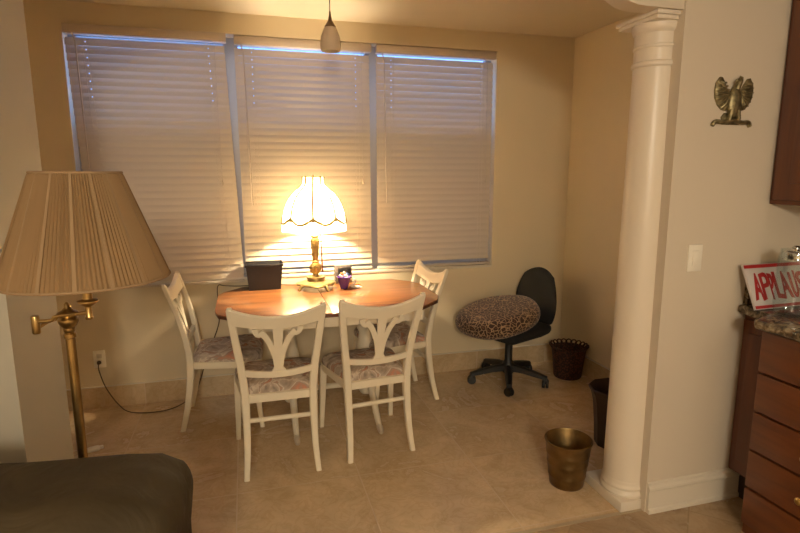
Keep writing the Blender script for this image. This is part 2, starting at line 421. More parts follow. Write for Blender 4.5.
# ---------------------------------------------------------------- windows and blinds
edges = [(-.995, -.045), (-.045, .90), (.90, 1.82)]
for i, (a, b) in enumerate(edges):
    bm = B(); y0, y1 = YB+.105, YB+.15; f = .045
    box(bm, a, a+f, y0, y1, WZ0, WZ1); box(bm, b-f, b, y0, y1, WZ0, WZ1)
    box(bm, a+f, b-f, y0, y1, WZ0, WZ0+f); box(bm, a+f, b-f, y0, y1, WZ1-.045, WZ1)
    box(bm, a+f, b-f, y0-.01, y1, 1.80, 1.845)
    w = struct('window_%d' % (i+1), bm, M['frame'], smooth=None)
    bm = B(); box(bm, a+f, b-f, YB+.125, YB+.129, WZ0+f, WZ1-.045); obj('pane', bm, M['pane'], w, smooth=None)
    bm = B(); box(bm, a+f, b-f, YB+.142, YB+.143, WZ0+f, 1.80); obj('insect_screen', bm, M['screen'], w, smooth=None)
bm = B(); box(bm, WX0, WX1, YB-.006, YB+.15, WZ0-.018, WZ0+.002, .004); struct('trim_4', bm, M['trim'])

def slats_mesh(bm, w, ztop, zbot, pitch, tilt_fn, holes, skew, zhole=0):
    n = int((ztop-zbot)/pitch)
    dep = .0505
    xs = [0]
    for h in holes: xs += [h-.0022, h+.0022]
    xs += [w]; xs = sorted(xs)
    for i in range(n):
        z = ztop-.025-i*pitch; tl = tilt_fn(z)+random.uniform(-.02, .02)
        ww = [-dep/2, -.004, .004, dep/2]
        grid = []
        for x in xs:
            row = []
            for s in ww:
                crown = .0022*(1-(2*s/dep)**2)
                # s runs across the slat; tilt rotates it about the x axis
                y = s*math.cos(tl)-crown*math.sin(tl); zz = s*math.sin(tl)+crown*math.cos(tl)
                row.append((x+skew*(ztop-z), y, z+zz))
            grid.append(row)
        V = [[bm.verts.new(p) for p in r] for r in grid]
        for j in range(len(xs)-1):
            hole = z > zhole and any(abs((xs[j]+xs[j+1])/2-h) < .002 for h in holes)
            for k in range(3):
                if hole and k == 1: continue
                bm.faces.new((V[j][k], V[j+1][k], V[j+1][k+1], V[j][k+1]))
    return ztop-.025-(n-1)*pitch
def blind(x0, x1, label, zbot, tilt_fn, skew, ybl, wand_x, rail_tilt=0.0):
    t = thing('window_blind', label, 'blind', (x0, ybl, zbot), 0, 'white slatted blinds across the wide window')
    w = x1-x0; Z = lambda z: z-zbot
    bm = B(); box(bm, 0, w, -.031, .028, Z(2.350), Z(2.403), .002); obj('headrail', bm, M['headrail'], t)
    holes = [w*.12, w*.88]
    bm = B(); zl = slats_mesh(bm, w-.012, Z(2.334), Z(zbot)+.02, .0453, lambda z: tilt_fn(z+zbot), holes, skew, Z(1.95))
    o = obj('slats', bm, M['slat'], t, smooth=50)
    bm = B(); sk = skew*Z(2.33)
    box(bm, sk, w-.012+sk, -.026, .026, 0, .016, .003); obj('bottom_rail', bm, M['slat'], t)
    bm = B()
    for h in holes:
        for dy in (-.0285, .0285):
            tube(bm, [(h-.012+skew*0, dy, Z(2.352)), (h-.012+sk, dy, .01)], .0008, 5)
            tube(bm, [(h+.012+skew*0, dy, Z(2.352)), (h+.012+sk, dy, .01)], .0008, 5)
    obj('ladder_cord', bm, M['slat'], t)
    bm = B(); tube(bm, [(wand_x, -.034, Z(2.36)), (wand_x+.015, -.036, Z(2.30)), (wand_x+.03, -.036, Z(1.32))], .004, 7)
    obj('tilt_wand', bm, M['headrail'], t)
    bm = B(); tube(bm, [(w-.07, -.034, Z(2.36)), (w-.068, -.036, Z(1.5))], .0013, 5)
    lathe(bm, [(.002, Z(1.5)), (.006, Z(1.47)), (.004, Z(1.455))], w-.068, -.036, 8)
    obj('pull_cord', bm, M['headrail'], t)
    return t
D2R = PI/180
blind(-.984, -.070, 'white slatted blind at the left end of the window, behind the floor lamp shade', .802, lambda z: (72)*D2R, .035, YB-.012, .05)
blind(-.022, .880, 'white slatted middle blind lit up by the table lamp in front of it', .845, lambda z: (72-5*max(0, min(1, (1.3-z)/.4)))*D2R, .004, YB+.035, .04)
blind(.918, 1.816, 'white slatted blind at the right end of the window, above the office chair side', .838, lambda z: (72 if z < 1.86 else 70)*D2R, .001, YB+.035, .035)

# ---------------------------------------------------------------- column
ccx, ccy = 1.694, 2.028
col = thing('column', 'white round column on a square plinth at the end of the partition wall', 'column', (ccx, ccy, 0))
def bx(bm, *a, **k): box(bm, *a, **k)
bm = B(); box(bm, -.108, .0025, -.120, .160, 0, .048, .003); obj('plinth', bm, M['column'], col)
bm = B(); lathe(bm, [(.108,.048),(.112,.06),(.108,.073),(.104,.077),(.104,.083),(.107,.09),(.104,.1),(.102,.104),(.102,.112),(.0985,.125)], n=56); obj('base', bm, M['column'], col)
bm = B()
pr = []
for k in range(24):
    t = k/23; z = .118+t*(1.975-.118); r = .0995-.012*(t**1.0); pr.append((r, z))
lathe(bm, pr, n=64); obj('shaft', bm, M['column'], col)
bm = B(); lathe(bm, [(.087,1.965),(.094,1.971),(.096,1.979),(.094,1.987),(.088,1.992),(.088,2.040),(.092,2.044),(.093,2.051),(.089,2.056),(.089,2.100),(.097,2.106),(.102,2.120),(.104,2.134),(.101,2.138)], n=64)
box(bm, -.100, .0025, -.112, .125, 2.138, 2.153, .002); box(bm, -.108, .0025, -.122, .135, 2.153, 2.169, .002)
obj('capital', bm, M['column'], col)

# ---------------------------------------------------------------- dining chairs
def yback(z):   # depth of the leaning back at height z
    P = [(0,-.262),(.12,-.232),(.30,-.202),(.43,-.195),(.55,-.205),(.70,-.238),(.80,-.268),(.91,-.305)]
    for (a, ya), (b, yb) in zip(P, P[1:]):
        if z <= b: 
            t = (z-a)/(b-a); return ya+(yb-ya)*t
    return P[-1][1]
def ribbon(bm, pts, ws, thick, bow):
    """pts (x,z) centreline with widths -> curved board in the back plane"""
    n = len(pts); L = []
    for i, (x, z) in enumerate(pts):
        a = pts[max(i-1, 0)]; b = pts[min(i+1, n-1)]
        dx, dz = b[0]-a[0], b[1]-a[1]; l = math.hypot(dx, dz) or 1
        nx, nz = -dz/l, dx/l; w = ws[i]/2
        q = []
        for s in (-1, 1):
            px, pz = x+nx*w*s, z+nz*w*s
            yc = yback(pz)-bow*(1-(px/.21)**2)
            for d in (-thick/2, thick/2): q.append(bm.verts.new((px, yc+d, pz)))
        L.append((q[0], q[1], q[3], q[2]))
    for a, b in zip(L, L[1:]):
        for k in range(4): bm.faces.new((a[k], a[(k+1)%4], b[(k+1)%4], b[k]))
    bm.faces.new(L[0][::-1]); bm.faces.new(L[-1])
def trapez(wf, wr, yf, yr, rad, n=5):
    """rounded seat outline: front width wf at +y, rear width wr at -y"""
    cs = [(-wr/2, yr, .02), (wr/2, yr, .02), (wf/2, yf, rad), (-wf/2, yf, rad)]
    out = []
    m = len(cs)
    for i, (x, y, r) in enumerate(cs):
        p = Vector((x, y)); a = (Vector(cs[i-1][:2])-p).normalized(); b = (Vector(cs[(i+1)%m][:2])-p).normalized()
        p0, p1 = p+a*r, p+b*r
        for k in range(n+1):
            t = k/n; q = p0*(1-t)**2+p*2*t*(1-t)+p1*t*t; out.append((q.x, q.y))
    return out
def make_chair(label, group):
    t = thing('dining_chair', label, 'chair', (0, 0, 0), 0, group)
    for s in (-1, 1):
        zs = [0,.06,.14,.24,.34,.43,.50,.58,.66,.74,.83,.895,.912]
        xs = [.182,.177,.172,.170,.170,.172,.176,.184,.194,.204,.214,.221,.221]
        ws = [(.027,.030),(.029,.032),(.032,.035),(.035,.038),(.038,.040),(.040,.042),(.040,.038),(.038,.034),(.037,.031),(.036,.028),(.035,.026),(.032,.026),(.020,.016)]
        bm = B(); loft(bm, [(s*x, yback(z), z) for x, z in zip(xs, zs)], ws); obj('rear_leg', bm, M['chair'], t)
    for s in (-1, 1):
        bm = B(); loft(bm, [(s*.226, .205, 0), (s*.222, .192, .12), (s*.218, .182, .25), (s*.212, .175, .41)], [(.026,.026),(.030,.030),(.036,.036),(.042,.042)]); obj('front_leg', bm, M['chair'], t)
    # crest rail
    bm = B(); N = 24; L = []
    for i in range(N+1):
        u = -1+2*i/N; x = u*.226
        zt = .856+.054*abs(u)**1.9; zb = .790+.030*abs(u)**1.6; th = .022
        yc = lambda z: yback(z)-.022*(1-u*u)
        if abs(u) > .96: zt -= .004
        ring = [(zb, -th/2), (zb, th/2), (zt-.008, th/2+.002), (zt, th*.2), (zt, -th*.35), (zt-.008, -th/2-.003)]
        L.append([bm.verts.new((x, yc(z)+d, z)) for z, d in ring])
    for a, b in zip(L, L[1:]):
        for k in range(6): bm.faces.new((a[k], a[(k+1)%6], b[(k+1)%6], b[k]))
    bm.faces.new(L[0][::-1]); bm.faces.new(L[-1]); obj('crest_rail', bm, M['chair'], t)
    # lower back rail
    bm = B(); pts = [(-.180+.360*k/12, .552-.018*(1-(2*k/12-1)**2)) for k in range(13)]
    ribbon(bm, pts, [.032]*13, .02, .018); obj('back_rail', bm, M['chair'], t)
    # splat
    bm = B()
    ribbon(bm, [(0,.550),(0,.57),(0,.60),(0,.65),(0,.70),(0,.745),(0,.795)], [.075,.050,.036,.034,.040,.047,.052], .014, .018)
    for s in (-1, 1):
        c = [(p.x, p.y) for p in catmull([(s*.012,.585),(s*.016,.63),(s*.030,.68),(s*.054,.735),(s*.085,.775)], 4)]
        n = len(c); ribbon(bm, c, [.026+.004*k/n for k in range(n)], .012, .018)
        c = [(p.x, p.y) for p in catmull([(s*.058,.748),(s*.076,.756),(s*.094,.756),(s*.106,.770),(s*.11,.792)], 4)]
        n = len(c); ribbon(bm, c, [.014+.014*k/n for k in range(n)], .012, .018)
    obj('splat', bm, M['chair'], t)
    # apron
    bm = B(); prism(bm, trapez(.478, .36, .215, -.205, .09), 0.384, .424, .004); obj('seat_frame', bm, M['chair'], t)
    bm = B()
    out = trapez(.480, .335, .220, -.182, .11, 7); rings = []
    for sc, z in [(1.0,.420),(1.01,.430),(1.0,.446),(.955,.460),(.85,.471),(.6,.480),(.3,.483)]:
        rings.append([bm.verts.new((x*sc, (y-.02)*sc+.02, z)) for x, y in out])
    for a, b in zip(rings, rings[1:]):
        n = len(a)
        for k in range(n): bm.faces.new((a[k], a[(k+1)%n], b[(k+1)%n], b[k]))
    bm.faces.new(rings[0][::-1]); bm.faces.new(rings[-1]); obj('seat_cushion', bm, M['floral'], t, smooth=60)
    bm = B(); tube(bm, [(-.178, yback(.29), .29), (.178, yback(.29), .29)], .0125, 10); obj('stretcher', bm, M['chair'], t)
    return t
G = 'white dining chairs around the table'
chair = make_chair('white painted dining chair seen from behind, nearer left, below the black box on the table', G)
spots = [((.124, 2.920), 0.0, None),
         ((.632, 2.965), 6*D2R, 'white painted dining chair seen from behind, turned slightly, nearest the office chair side'),
         ((-.155, 3.485), -PI/2-.05, 'white painted dining chair at the left end of the table beside the wall outlet'),
         ((.925, 3.495), PI/2+.11, 'white painted dining chair at the right end of the table, mostly behind its wooden tip')]
for k, ((x, y), rz, lab) in enumerate(spots):
    c = chair if k == 0 else copy_tree(chair)
    c.location = (x, y, 0); c.rotation_euler = (0, 0, rz)
    if lab: c['label'] = lab

# ---------------------------------------------------------------- table
TZ = .770
tb = thing('dining_table', 'dining table with glossy reddish wooden top, clipped corners and white pedestal base', 'table', (.485, 3.36, 0))
X0, X1, Y0, Y1 = -.680, .668, -.43, .43
def clipped(x0, x1, y0, y1, ch, bulge=.012):
    P = [(x0+ch*1.1, y0), (x1-ch*1.3, y0), (x1-.04, y0+ch*1.0), (x1, y0+ch*1.7), (x1, y1-ch*1.4), (x1-.03, y1-ch*.9), (x1-ch, y1),
         (x0+ch, y1), (x0+.03, y1-ch*.9), (x0, y1-ch*1.4), (x0, y0+ch*1.5), (x0+.02, y0+ch*.9)]
    return P
outl = clipped(X0, X1, Y0, Y1, .15)
# two halves of the top meeting at the extension seam
xs = -.045
bm = B(); prism(bm, [(x, y) for x, y in outl if x < xs]+[(xs-.001, Y1), (xs-.001, Y0)][::1] if False else
      [(xs-.0015, Y0), (xs-.0015, Y1)]+[p for p in [(X0+.15, Y1),(X0+.03, Y1-.135),(X0, Y1-.21),(X0, Y0+.225),(X0+.02, Y0+.135),(X0+.165, Y0)]], TZ-.008, TZ, .003)
obj('tabletop', bm, M['cherry'], tb)
bm = B(); prism(bm, [(xs+.0015, Y0)]+outl[1:7]+[(xs+.0015, Y1)], TZ-.008, TZ, .003); obj('tabletop', bm, M['cherry'], tb)
bm = B(); prism(bm, [(x*.997, y*.997) for x, y in outl], TZ-.026, TZ-.008, .004); obj('top_edge', bm, M['cherryedge'], tb)
bm = B(); 
for a in ((-.60,.60,-.36,-.34),(-.60,.60,.34,.36),(-.60,-.58,-.34,.34),(.58,.60,-.34,.34)):
    pass
box(bm, -.50, .50, -.375, -.355, TZ-.095, TZ-.026); box(bm, -.50, .50, .355, .375, TZ-.095, TZ-.026)
box(bm, -.50, -.48, -.355, .355, TZ-.095, TZ-.026); box(bm, .48, .50, -.355, .355, TZ-.095, TZ-.026); obj('apron', bm, M['chair'], tb)
for px in (-.262, .228):
    bm = B(); lathe(bm, [(.035,.10),(.045,.12),(.052,.16),(.045,.20),(.036,.23),(.050,.26),(.062,.33),(.058,.42),(.046,.48),(.042,.52),(.056,.55),(.056,.57),(.045,.60),(.05,.66),(.07,TZ-.095)], px, 0, 28)
    obj('pedestal', bm, M['chair'], tb)
    for s in (-1, 1):
        bm = B(); cp = catmull([(px, s*.02, .24), (px, s*.12, .235), (px, s*.22, .15), (px, s*.33, .06), (px, s*.39, .030)], 5)
        tube(bm, [tuple(p) for p in cp], [.028-.014*k/len(cp) for k in range(len(cp))], 10)
        f = obj('foot', bm, M['chair'], tb)
        bm = B(); cp = catmull([(px, s*.37, .036), (px, s*.40, .026), (px, s*.43, .016)], 4)
        tube(bm, [tuple(p) for p in cp], [.017,.0185,.019,.019,.018,.017,.016,.014,.010], 10)
        obj('toe_cap', bm, M['silver'], f)
bm = B(); tube(bm, [(-.262, 0, .17), (.228, 0, .17)], .018, 10); obj('stretcher', bm, M['chair'], tb)

# ---------------------------------------------------------------- table lamp
LX, LY = .430, 3.59
lamp = thing('table_lamp', 'lit gilded table lamp with ivory scalloped fringed shade on the dining table', 'lamp', (LX, LY, TZ))
bm = B()
def lobes(a, r, z): return r*(1+.10*math.cos(4*a)) if z < .052 else r
lathe(bm, [(.078,.026),(.114,.030),(.124,.038),(.116,.047),(.080,.054),(.060,.060),(.056,.072),(.062,.076),(.060,.086),(.036,.090)], n=48, rf=lobes)
obj('base', bm, M['gold'], lamp)
for k in range(4):
    a = PI/4-.3+k*PI/2; bm = B()
    c = catmull([(.080*math.cos(a), .080*math.sin(a), .038), (.112*math.cos(a), .112*math.sin(a), .032), (.130*math.cos(a), .130*math.sin(a), .014), (.140*math.cos(a), .140*math.sin(a), .014)], 4)
    tube(bm, [tuple(p) for p in c], [.012,.012,.012,.012,.012,.011,.011,.011,.011,.010,.010,.009,.008], 8); obj('foot', bm, M['gold'], lamp)
bm = B()
lathe(bm, [(.030,.088),(.020,.096),(.018,.104),(.030,.116),(.036,.134),(.038,.150),(.034,.164),(.022,.178),(.024,.186),(.018,.194),(.020,.205),(.026,.30),(.026,.335),(.020,.345),(.026,.352),(.030,.360),(.018,.370),(.010,.40),(.010,.45),(.015,.46),(.016,.515)], n=28,
      rf=lambda a, r, z: r*(1+.10*math.cos(8*a)) if .11 < z < .17 or .205 < z < .336 else r)
obj('stem', bm, M['gold'], lamp)
bm = B(); lathe(bm, [(.016,.515),(.028,.535),(.033,.56),(.030,.585),(.016,.605),(.002,.61)], n=20)
o = obj('bulb', bm, M['bulb'], lamp)
bm = B()
for s in (-1, 1):
    c = catmull([(0, s*.015, .415), (0, s*.055, .46), (0, s*.062, .56), (0, s*.04, .65), (0, 0, .72)], 5); tube(bm, [tuple(p) for p in c], .0018, 6)
lathe(bm, [(.006,.72),(.008,.735),(.004,.75),(.001,.758)], n=12)
obj('harp', bm, M['gold'], lamp)
# shade: 8 lobed panels
sp = [(.064,.742),(.063,.725),(.063,.705),(.070,.688),(.088,.668),(.110,.650),(.132,.630),(.152,.605),(.169,.575),(.181,.545),(.190,.510),(.195,.480),(.197,.462)]
OFF = -PI/2-9*D2R
def lobe(a, r, z):
    ph = ((a-OFF) % (PI/4))/(PI/4); b = math.sin(PI*ph)
    return r*(1+.045*b*min(1, (.745-z)/.08))
def shade_r(z):
    for (r0, z0), (r1, z1) in zip(sp, sp[1:]):
        if z >= z1: return r0+(r1-r0)*(z0-z)/(z0-z1) if z <= z0 else r0
    return sp[-1][0]
bm = B(); lathe(bm, sp, n=96, rf=lobe, cap=False); obj('shade', bm, M['lampshade'], lamp, smooth=40)
# valance under the scallop, a fringe of thin threads
bm = B()
N = 96; top = []; bot = []
bm2 = bm
ring = [[], [], []]
for i in range(N):
    a = 2*PI*i/N; ph = ((a-OFF) % (PI/4))/(PI/4); r = lobe(a, .199, .5)
    for k, z in enumerate((.470, .43, .395)):
        rr = r*(1+.012*k)+(.0015 if i % 2 else -.0015)
        ring[k].append(bm.verts.new((rr*math.cos(a), rr*math.sin(a), z)))
for a, b in zip(ring, ring[1:]):
    for i in range(N): bm.faces.new((a[i], a[(i+1)%N], b[(i+1)%N], b[i]))
obj('fringe', bm, M['lampshade'], lamp, smooth=60)
bm = B()
for k in range(8):
    a = OFF+k*PI/4
    tube(bm, [((r+.002)*math.cos(a), (r+.002)*math.sin(a), z) for r, z in sp], .0078, 8)
pts = []
for i in range(160):
    a = 2*PI*i/160; ph = ((a-OFF) % (PI/4))/(PI/4); z = .485-.040*math.sin(PI*ph); r = lobe(a, shade_r(max(z, .462)), z)*1.008+.003
    pts.append((r*math.cos(a), r*math.sin(a), z))
tube(bm, pts, .0082, 6, closed=True)
tube(bm, [(.065*math.cos(2*PI*i/40), .065*math.sin(2*PI*i/40), .742) for i in range(40)], .003, 6, closed=True)
obj('braid_trim', bm, M['shadebrass'], lamp)
bm = B(); tube(bm, [(.035,-.02,.41), (.037,-.022,.36), (.040,-.024,.24), (.043,-.026,.12)], [.002,.003,.005,.006], 8); tube(bm, [(.0,-.0,.41), (.035,-.02,.41)], .002, 6)
obj('pull_switch', bm, M['brownrod'], lamp)

# ---------------------------------------------------------------- things on the table
bxo = thing('storage_box', 'black rectangular open box with flared rim on the left of the table', 'box', (.100, 3.712, TZ))
bm = B()
def frus(bm, w0, d0, w1, d1, z0, z1, th):
    def rect(w, d, z): return [(-w/2,-d/2,z),(w/2,-d/2,z),(w/2,d/2,z),(-w/2,d/2,z)]
    L = [rect(w0,d0,z0), rect(w1,d1,z1), rect(w1-2*th,d1-2*th,z1), rect(w0-2*th,d0-2*th,z0+th)]
    V = [[bm.verts.new(p) for p in r] for r in L]
    bm.faces.new(V[0][::-1])
    for a, b in zip(V, V[1:]):
        for k in range(4): bm.faces.new((a[k], a[(k+1)%4], b[(k+1)%4], b[k]))
    bm.faces.new(V[3])
frus(bm, .205, .12, .235, .15, 0, .165, .004); obj('body', bm, M['boxblack'], bxo, smooth=None)
bm = B(); 
for a in ((-.124,.124,-.082,-.075),(-.124,.124,.075,.082),(-.124,-.117,-.075,.075),(.117,.124,-.075,.075)): box(bm, *a, .158, .175, .002)
obj('rim', bm, M['boxblack'], bxo)

ck = thing('desk_clock', 'small grey framed block with a dark square face behind the purple cup', 'clock', (.642, 3.725, TZ), .12)
bm = B(); box(bm, -.060, .060, 0, .035, 0, .128, .003); obj('case', bm, M['grey'], ck)
bm = B(); box(bm, -.042, .050, -.003, .002, .018, .112, .001); obj('face', bm, M['boxblack'], ck)
cup = thing('cup', 'small purple cup holding colourful wrapped sweets beside the lamp', 'cup', (.612, 3.55, TZ)); cup.scale = (1.25,)*3
bm = B(); lathe(bm, [(.0,.003),(.018,.0),(.020,.003),(.024,.02),(.037,.058),(.042,.066),(.039,.064),(.022,.022),(.016,.008),(0,.008)], n=28, cap=False); obj('body', bm, M['purple'], cup)
bm = B(); c = catmull([(.033,-.005,.052), (.056,-.01,.050), (.058,-.01,.026), (.029,-.004,.014)], 5); tube(bm, [tuple(p) for p in c], .004, 7); obj('handle', bm, M['white'], cup)
for k, (x, y, z, m) in enumerate([(-.018,-.006,.072,'pinkp'),(.008,-.014,.074,'white'),(.022,.006,.078,'bluep'),(-.006,.014,.080,'orange'),(.004,.0,.086,'pinkp')]):
    bm = B(); rbox(bm, -.014, .014, -.007, .007, -.008, .008, .006, 0, 3)
    a = random.uniform(0, 3); cm = Matrix.Rotation(a, 4, 'Y'); bmesh.ops.transform(bm, matrix=cm, verts=bm.verts)
    o = obj('wrapped_sweet', bm, M[m], None, (.612+1.2*x, 3.55+1.2*y, TZ+1.22*z), a)
    tag(o, ['pale sweet at the left in the purple cup','white sweet at the front in the purple cup','blue sweet at the right in the purple cup','orange sweet at the back of the purple cup','pale sweet on top in the purple cup'][k], 'sweet', 'sweets in and beside the purple cup')
for k, (x, y, m) in enumerate([(.700, 3.59, 'orange'), (.695, 3.53, 'white')]):
    bm = B(); rbox(bm, -.026, .026, -.011, .011, 0, .022, .009, 0, 3)
    box(bm, .022, .036, -.009, .009, .008, .014, .001); box(bm, -.036, -.022, -.009, .009, .008, .014, .001)
    o = obj('wrapped_sweet', bm, M[m], None, (x, y, TZ), .5-k)
    tag(o, ['orange wrapped sweet lying on the table right of the cup', 'white wrapped sweet lying in front of the orange one'][k], 'sweet', 'sweets in and beside the purple cup')

# ---------------------------------------------------------------- pendant
pd = thing('pendant_lamp', 'unlit frosted glass pendant hanging on a thin cord above the table', 'lamp', (.478, 3.05, HC))
bm = B(); lathe(bm, [(.055,0),(.055,-.012),(.045,-.024),(.004,-.028)], n=32); obj('canopy', bm, M['brass'], pd)
PT = 2.322-HC
bm = B(); tube(bm, [(0,0,-.025),(0,0,PT+.045)], .0022, 6); obj('cord', bm, M['black'], pd)
bm = B(); lathe(bm, [(.004,PT+.055),(.006,PT+.035),(.012,PT+.008),(.024,PT-.012),(.030,PT-.020),(.030,PT-.026)], n=24); obj('cap', bm, mat('bronze', (.22,.15,.08), .4, .6), pd)
bm = B(); lathe(bm, [(.029,PT-.024),(.038,PT-.040),(.050,PT-.074),(.055,PT-.104),(.054,PT-.130),(.050,PT-.146),(.047,PT-.146),(.051,PT-.130),(.052,PT-.104),(.047,PT-.074),(.035,PT-.040),(.026,PT-.024)], n=36, cap=False); obj('shade', bm, M['frost'], pd, smooth=60)

# ---------------------------------------------------------------- office chair
oc = thing('office_chair', 'black swivel office chair on five castors in the corner of the nook', 'chair', (1.822, 3.500, 0))
bm = B()
lathe(bm, [(.04,.075),(.045,.08),(.045,.14),(.034,.16),(.028,.17),(.028,.30),(.018,.305),(.018,.37),(.05,.375),(.07,.385)], n=24); obj('gas_lift', bm, M['black'], oc)
for k in range(5):
    a = (29+72*k)*D2R; d = Vector((math.cos(a), math.sin(a), 0)); R = .278
    bm = B(); c = [d*.03+Vector((0,0,.115)), d*.12+Vector((0,0,.108)), d*.22+Vector((0,0,.088)), d*(R+.01)+Vector((0,0,.074))]
    # flattened arm
    sd = Vector((-d.y, d.x, 0)); rings = []
    for p, w, h in zip(c, (.03,.027,.023,.018), (.028,.024,.020,.014)):
        rings.append([bm.verts.new(p+sd*(w*u)+Vector((0,0,h*v))) for u, v in ((-1,-.8),(-.6,-1),(.6,-1),(1,-.8),(.8,.6),(.4,1),(-.4,1),(-.8,.6))])
    for q, r in zip(rings, rings[1:]):
        for j in range(8): bm.faces.new((q[j], q[(j+1)%8], r[(j+1)%8], r[j]))
    bm.faces.new(rings[0][::-1]); bm.faces.new(rings[-1]); arm = obj('base_arm', bm, M['black'], oc)
    bm = B(); e = d*R; ca = a+.9+k
    for s in (-1, 1):
        mt = Matrix.Translation((e.x, e.y, .0313)) @ Matrix.Rotation(ca, 4, 'Z') @ Matrix.Translation((0, s*.013, 0)) @ Matrix.Rotation(PI/2, 4, 'X')
        lathe(bm, [(.012,-.010),(.028,-.010),(.0312,-.004),(.0312,.004),(.028,.010),(.012,.010)], n=20, mtx=mt)
    lathe(bm, [(.006,.03),(.006,.07)], e.x, e.y, 8)
    mt = Matrix.Translation((e.x, e.y, .0313)) @ Matrix.Rotation(ca, 4, 'Z')
    box(bm, -.018, .018, -.022, .022, .018, .034, .008, mtx=mt)
    obj('castor', bm, M['black'], oc)
FA = math.atan2(-.38, -.92)     # facing direction of the chair
# local frame: +X = chair front
ocm = Matrix.Rotation(FA, 4, 'Z')
bm = B(); 
t = bmesh.new(); rbox(t, -.22, .235, -.225, .225, -.038, .038, .037, .01, 10)
for v in t.verts:
    v.co.z += .10*max(0, -(v.co.x+.10))**1.0*1.2
bmesh.ops.transform(t, matrix=Matrix.Translation((0, 0, .405)), verts=t.verts); merge(bm, t, ocm)
obj('seat', bm, M['blackfab'], oc, smooth=60)
bm = B()
# shell backrest, curved round the sitter
def ellp(n=22, m=12):
    V = []
    for j in range(m+1):
        v = -1+2*j/m; row = []
        for i in range(n+1):
            u = -1+2*i/n; row.append((u, v))
        V.append(row)
    return V
t = bmesh.new(); bmesh.ops.create_cube(t, size=2); bmesh.ops.subdivide_edges(t, edges=t.edges[:], cuts=12, use_grid_fill=True)
for v in t.verts:
    th, y, z = v.co
    # rounded-rectangle mapping
    sy = y*math.sqrt(max(0, 1-.42*z*z)); sz = z*math.sqrt(max(0, 1-.42*y*y))
    edge = max(abs(y), abs(z)); half = .032*math.sqrt(max(0, 1-edge**4))+.006
    wtap = .175*(1-.12*sz)
    yy = sy*wtap*1.06; zz = .215*sz*1.06
    v.co = Vector((-.312-.10*(zz+.2)*.5+th*half+.9*yy*yy, yy, .600+zz))
merge(bm, t, ocm); obj('backrest', bm, M['blackfab'], oc, smooth=60)
bm = B(); c = catmull([(-.05,0,.375),(-.20,0,.372),(-.285,0,.42),(-.305,0,.52),(-.31,0,.60)], 6); tube(bm, [tuple(ocm @ p) for p in c], .02, 8); obj('back_bracket', bm, M['black'], oc)
# leopard cushion
tl = 13*D2R
cm = thing('round_cushion', 'big round leopard print cushion lying tilted on the black office chair', 'cushion', (1.69, 3.43, .530))
bm = B(); prof = []
for k in range(17):
    a = -PI/2+PI*k/16; r = .205+.100*math.cos(a)**.8 if 0 < k < 16 else .0
    if k in (0, 16): prof.append((.0, .073*(1 if k else -1))); continue
    prof.append((.19+.110*max(0, math.cos(a))**.75, .072*math.sin(a)))
prof.insert(1, (.10, -.073)); prof.insert(len(prof)-1, (.10, .074))
mt = Matrix.Rotation(2*D2R, 4, 'X') @ Matrix.Rotation(-tl, 4, 'Y')
lathe(bm, prof, n=48, cap=False, mtx=mt, rf=lambda a, r, z: r*(1+.012*math.sin(5*a)+.01*math.sin(3*a+1)))
obj('cover', bm, M['leopard'], cm, smooth=70, weld=True)

# ---------------------------------------------------------------- bins
bk = thing('wicker_basket', 'dark woven waste basket with open looped rim in the far right corner', 'basket', (2.312, 3.475, 0))
bm = B(); lathe(bm, [(0,.004),(.097,0),(.101,.01),(.112,.10),(.121,.18),(.124,.215),(.127,.215),(.127,.228),(.121,.228),(.117,.18),(.108,.10),(.095,.012),(0,.012)], n=60, cap=False,
          rf=lambda a, r, z: r*(1+.014*math.sin(30*a+z*150)) if r > .08 else r); obj('body', bm, M['wicker'], bk)
bm = B()
for k in range(22):
    a = 2*PI*k/22; a2 = a+2*PI/22
    P = lambda an, r, z: (r*math.cos(an), r*math.sin(an), z)
    c = catmull([P(a, .120, .222), P(a-.02, .133, .238), P((a+a2)/2, .143, .250), P(a2+.02, .133, .238), P(a2, .120, .222)], 4)
    tube(bm, [tuple(p) for p in c], .0055, 6)
obj('looped_rim', bm, M['wicker'], bk)
bb = thing('brass_bin', 'dull brass tapered waste bin standing on the floor left of the column', 'bin', (1.487, 2.195, 0))
bm = B(); pr = [(0,.0),(.080,.0),(.083,.004),(.084,.02)]
for z in (.050,.056,.062,.115,.121,.127,.165,.171,.177): pr.append((.084+.028*(z/.235)+(.0018 if z in (.056,.121,.171) else 0), z))
pr += [(.111,.225),(.116,.231),(.116,.237),(.112,.239),(.108,.231),(.083,.02),(.075,.006),(0,.006)]
lathe(bm, pr, n=56, cap=False); obj('body', bm, M['cardbin'], bb, smooth=50)
db = thing('leather_bin', 'dark brown waste bin with flared rim, half hidden behind the column', 'bin', (1.968, 2.475, 0))
bm = B(); lathe(bm, [(0,0),(.098,0),(.102,.01),(.108,.12),(.120,.25),(.134,.305),(.148,.328),(.150,.338),(.144,.342),(.128,.316),(.114,.26),(.100,.12),(.09,.012),(0,.012)], n=10, cap=False); obj('body', bm, M['darkbin'], db, smooth=25)

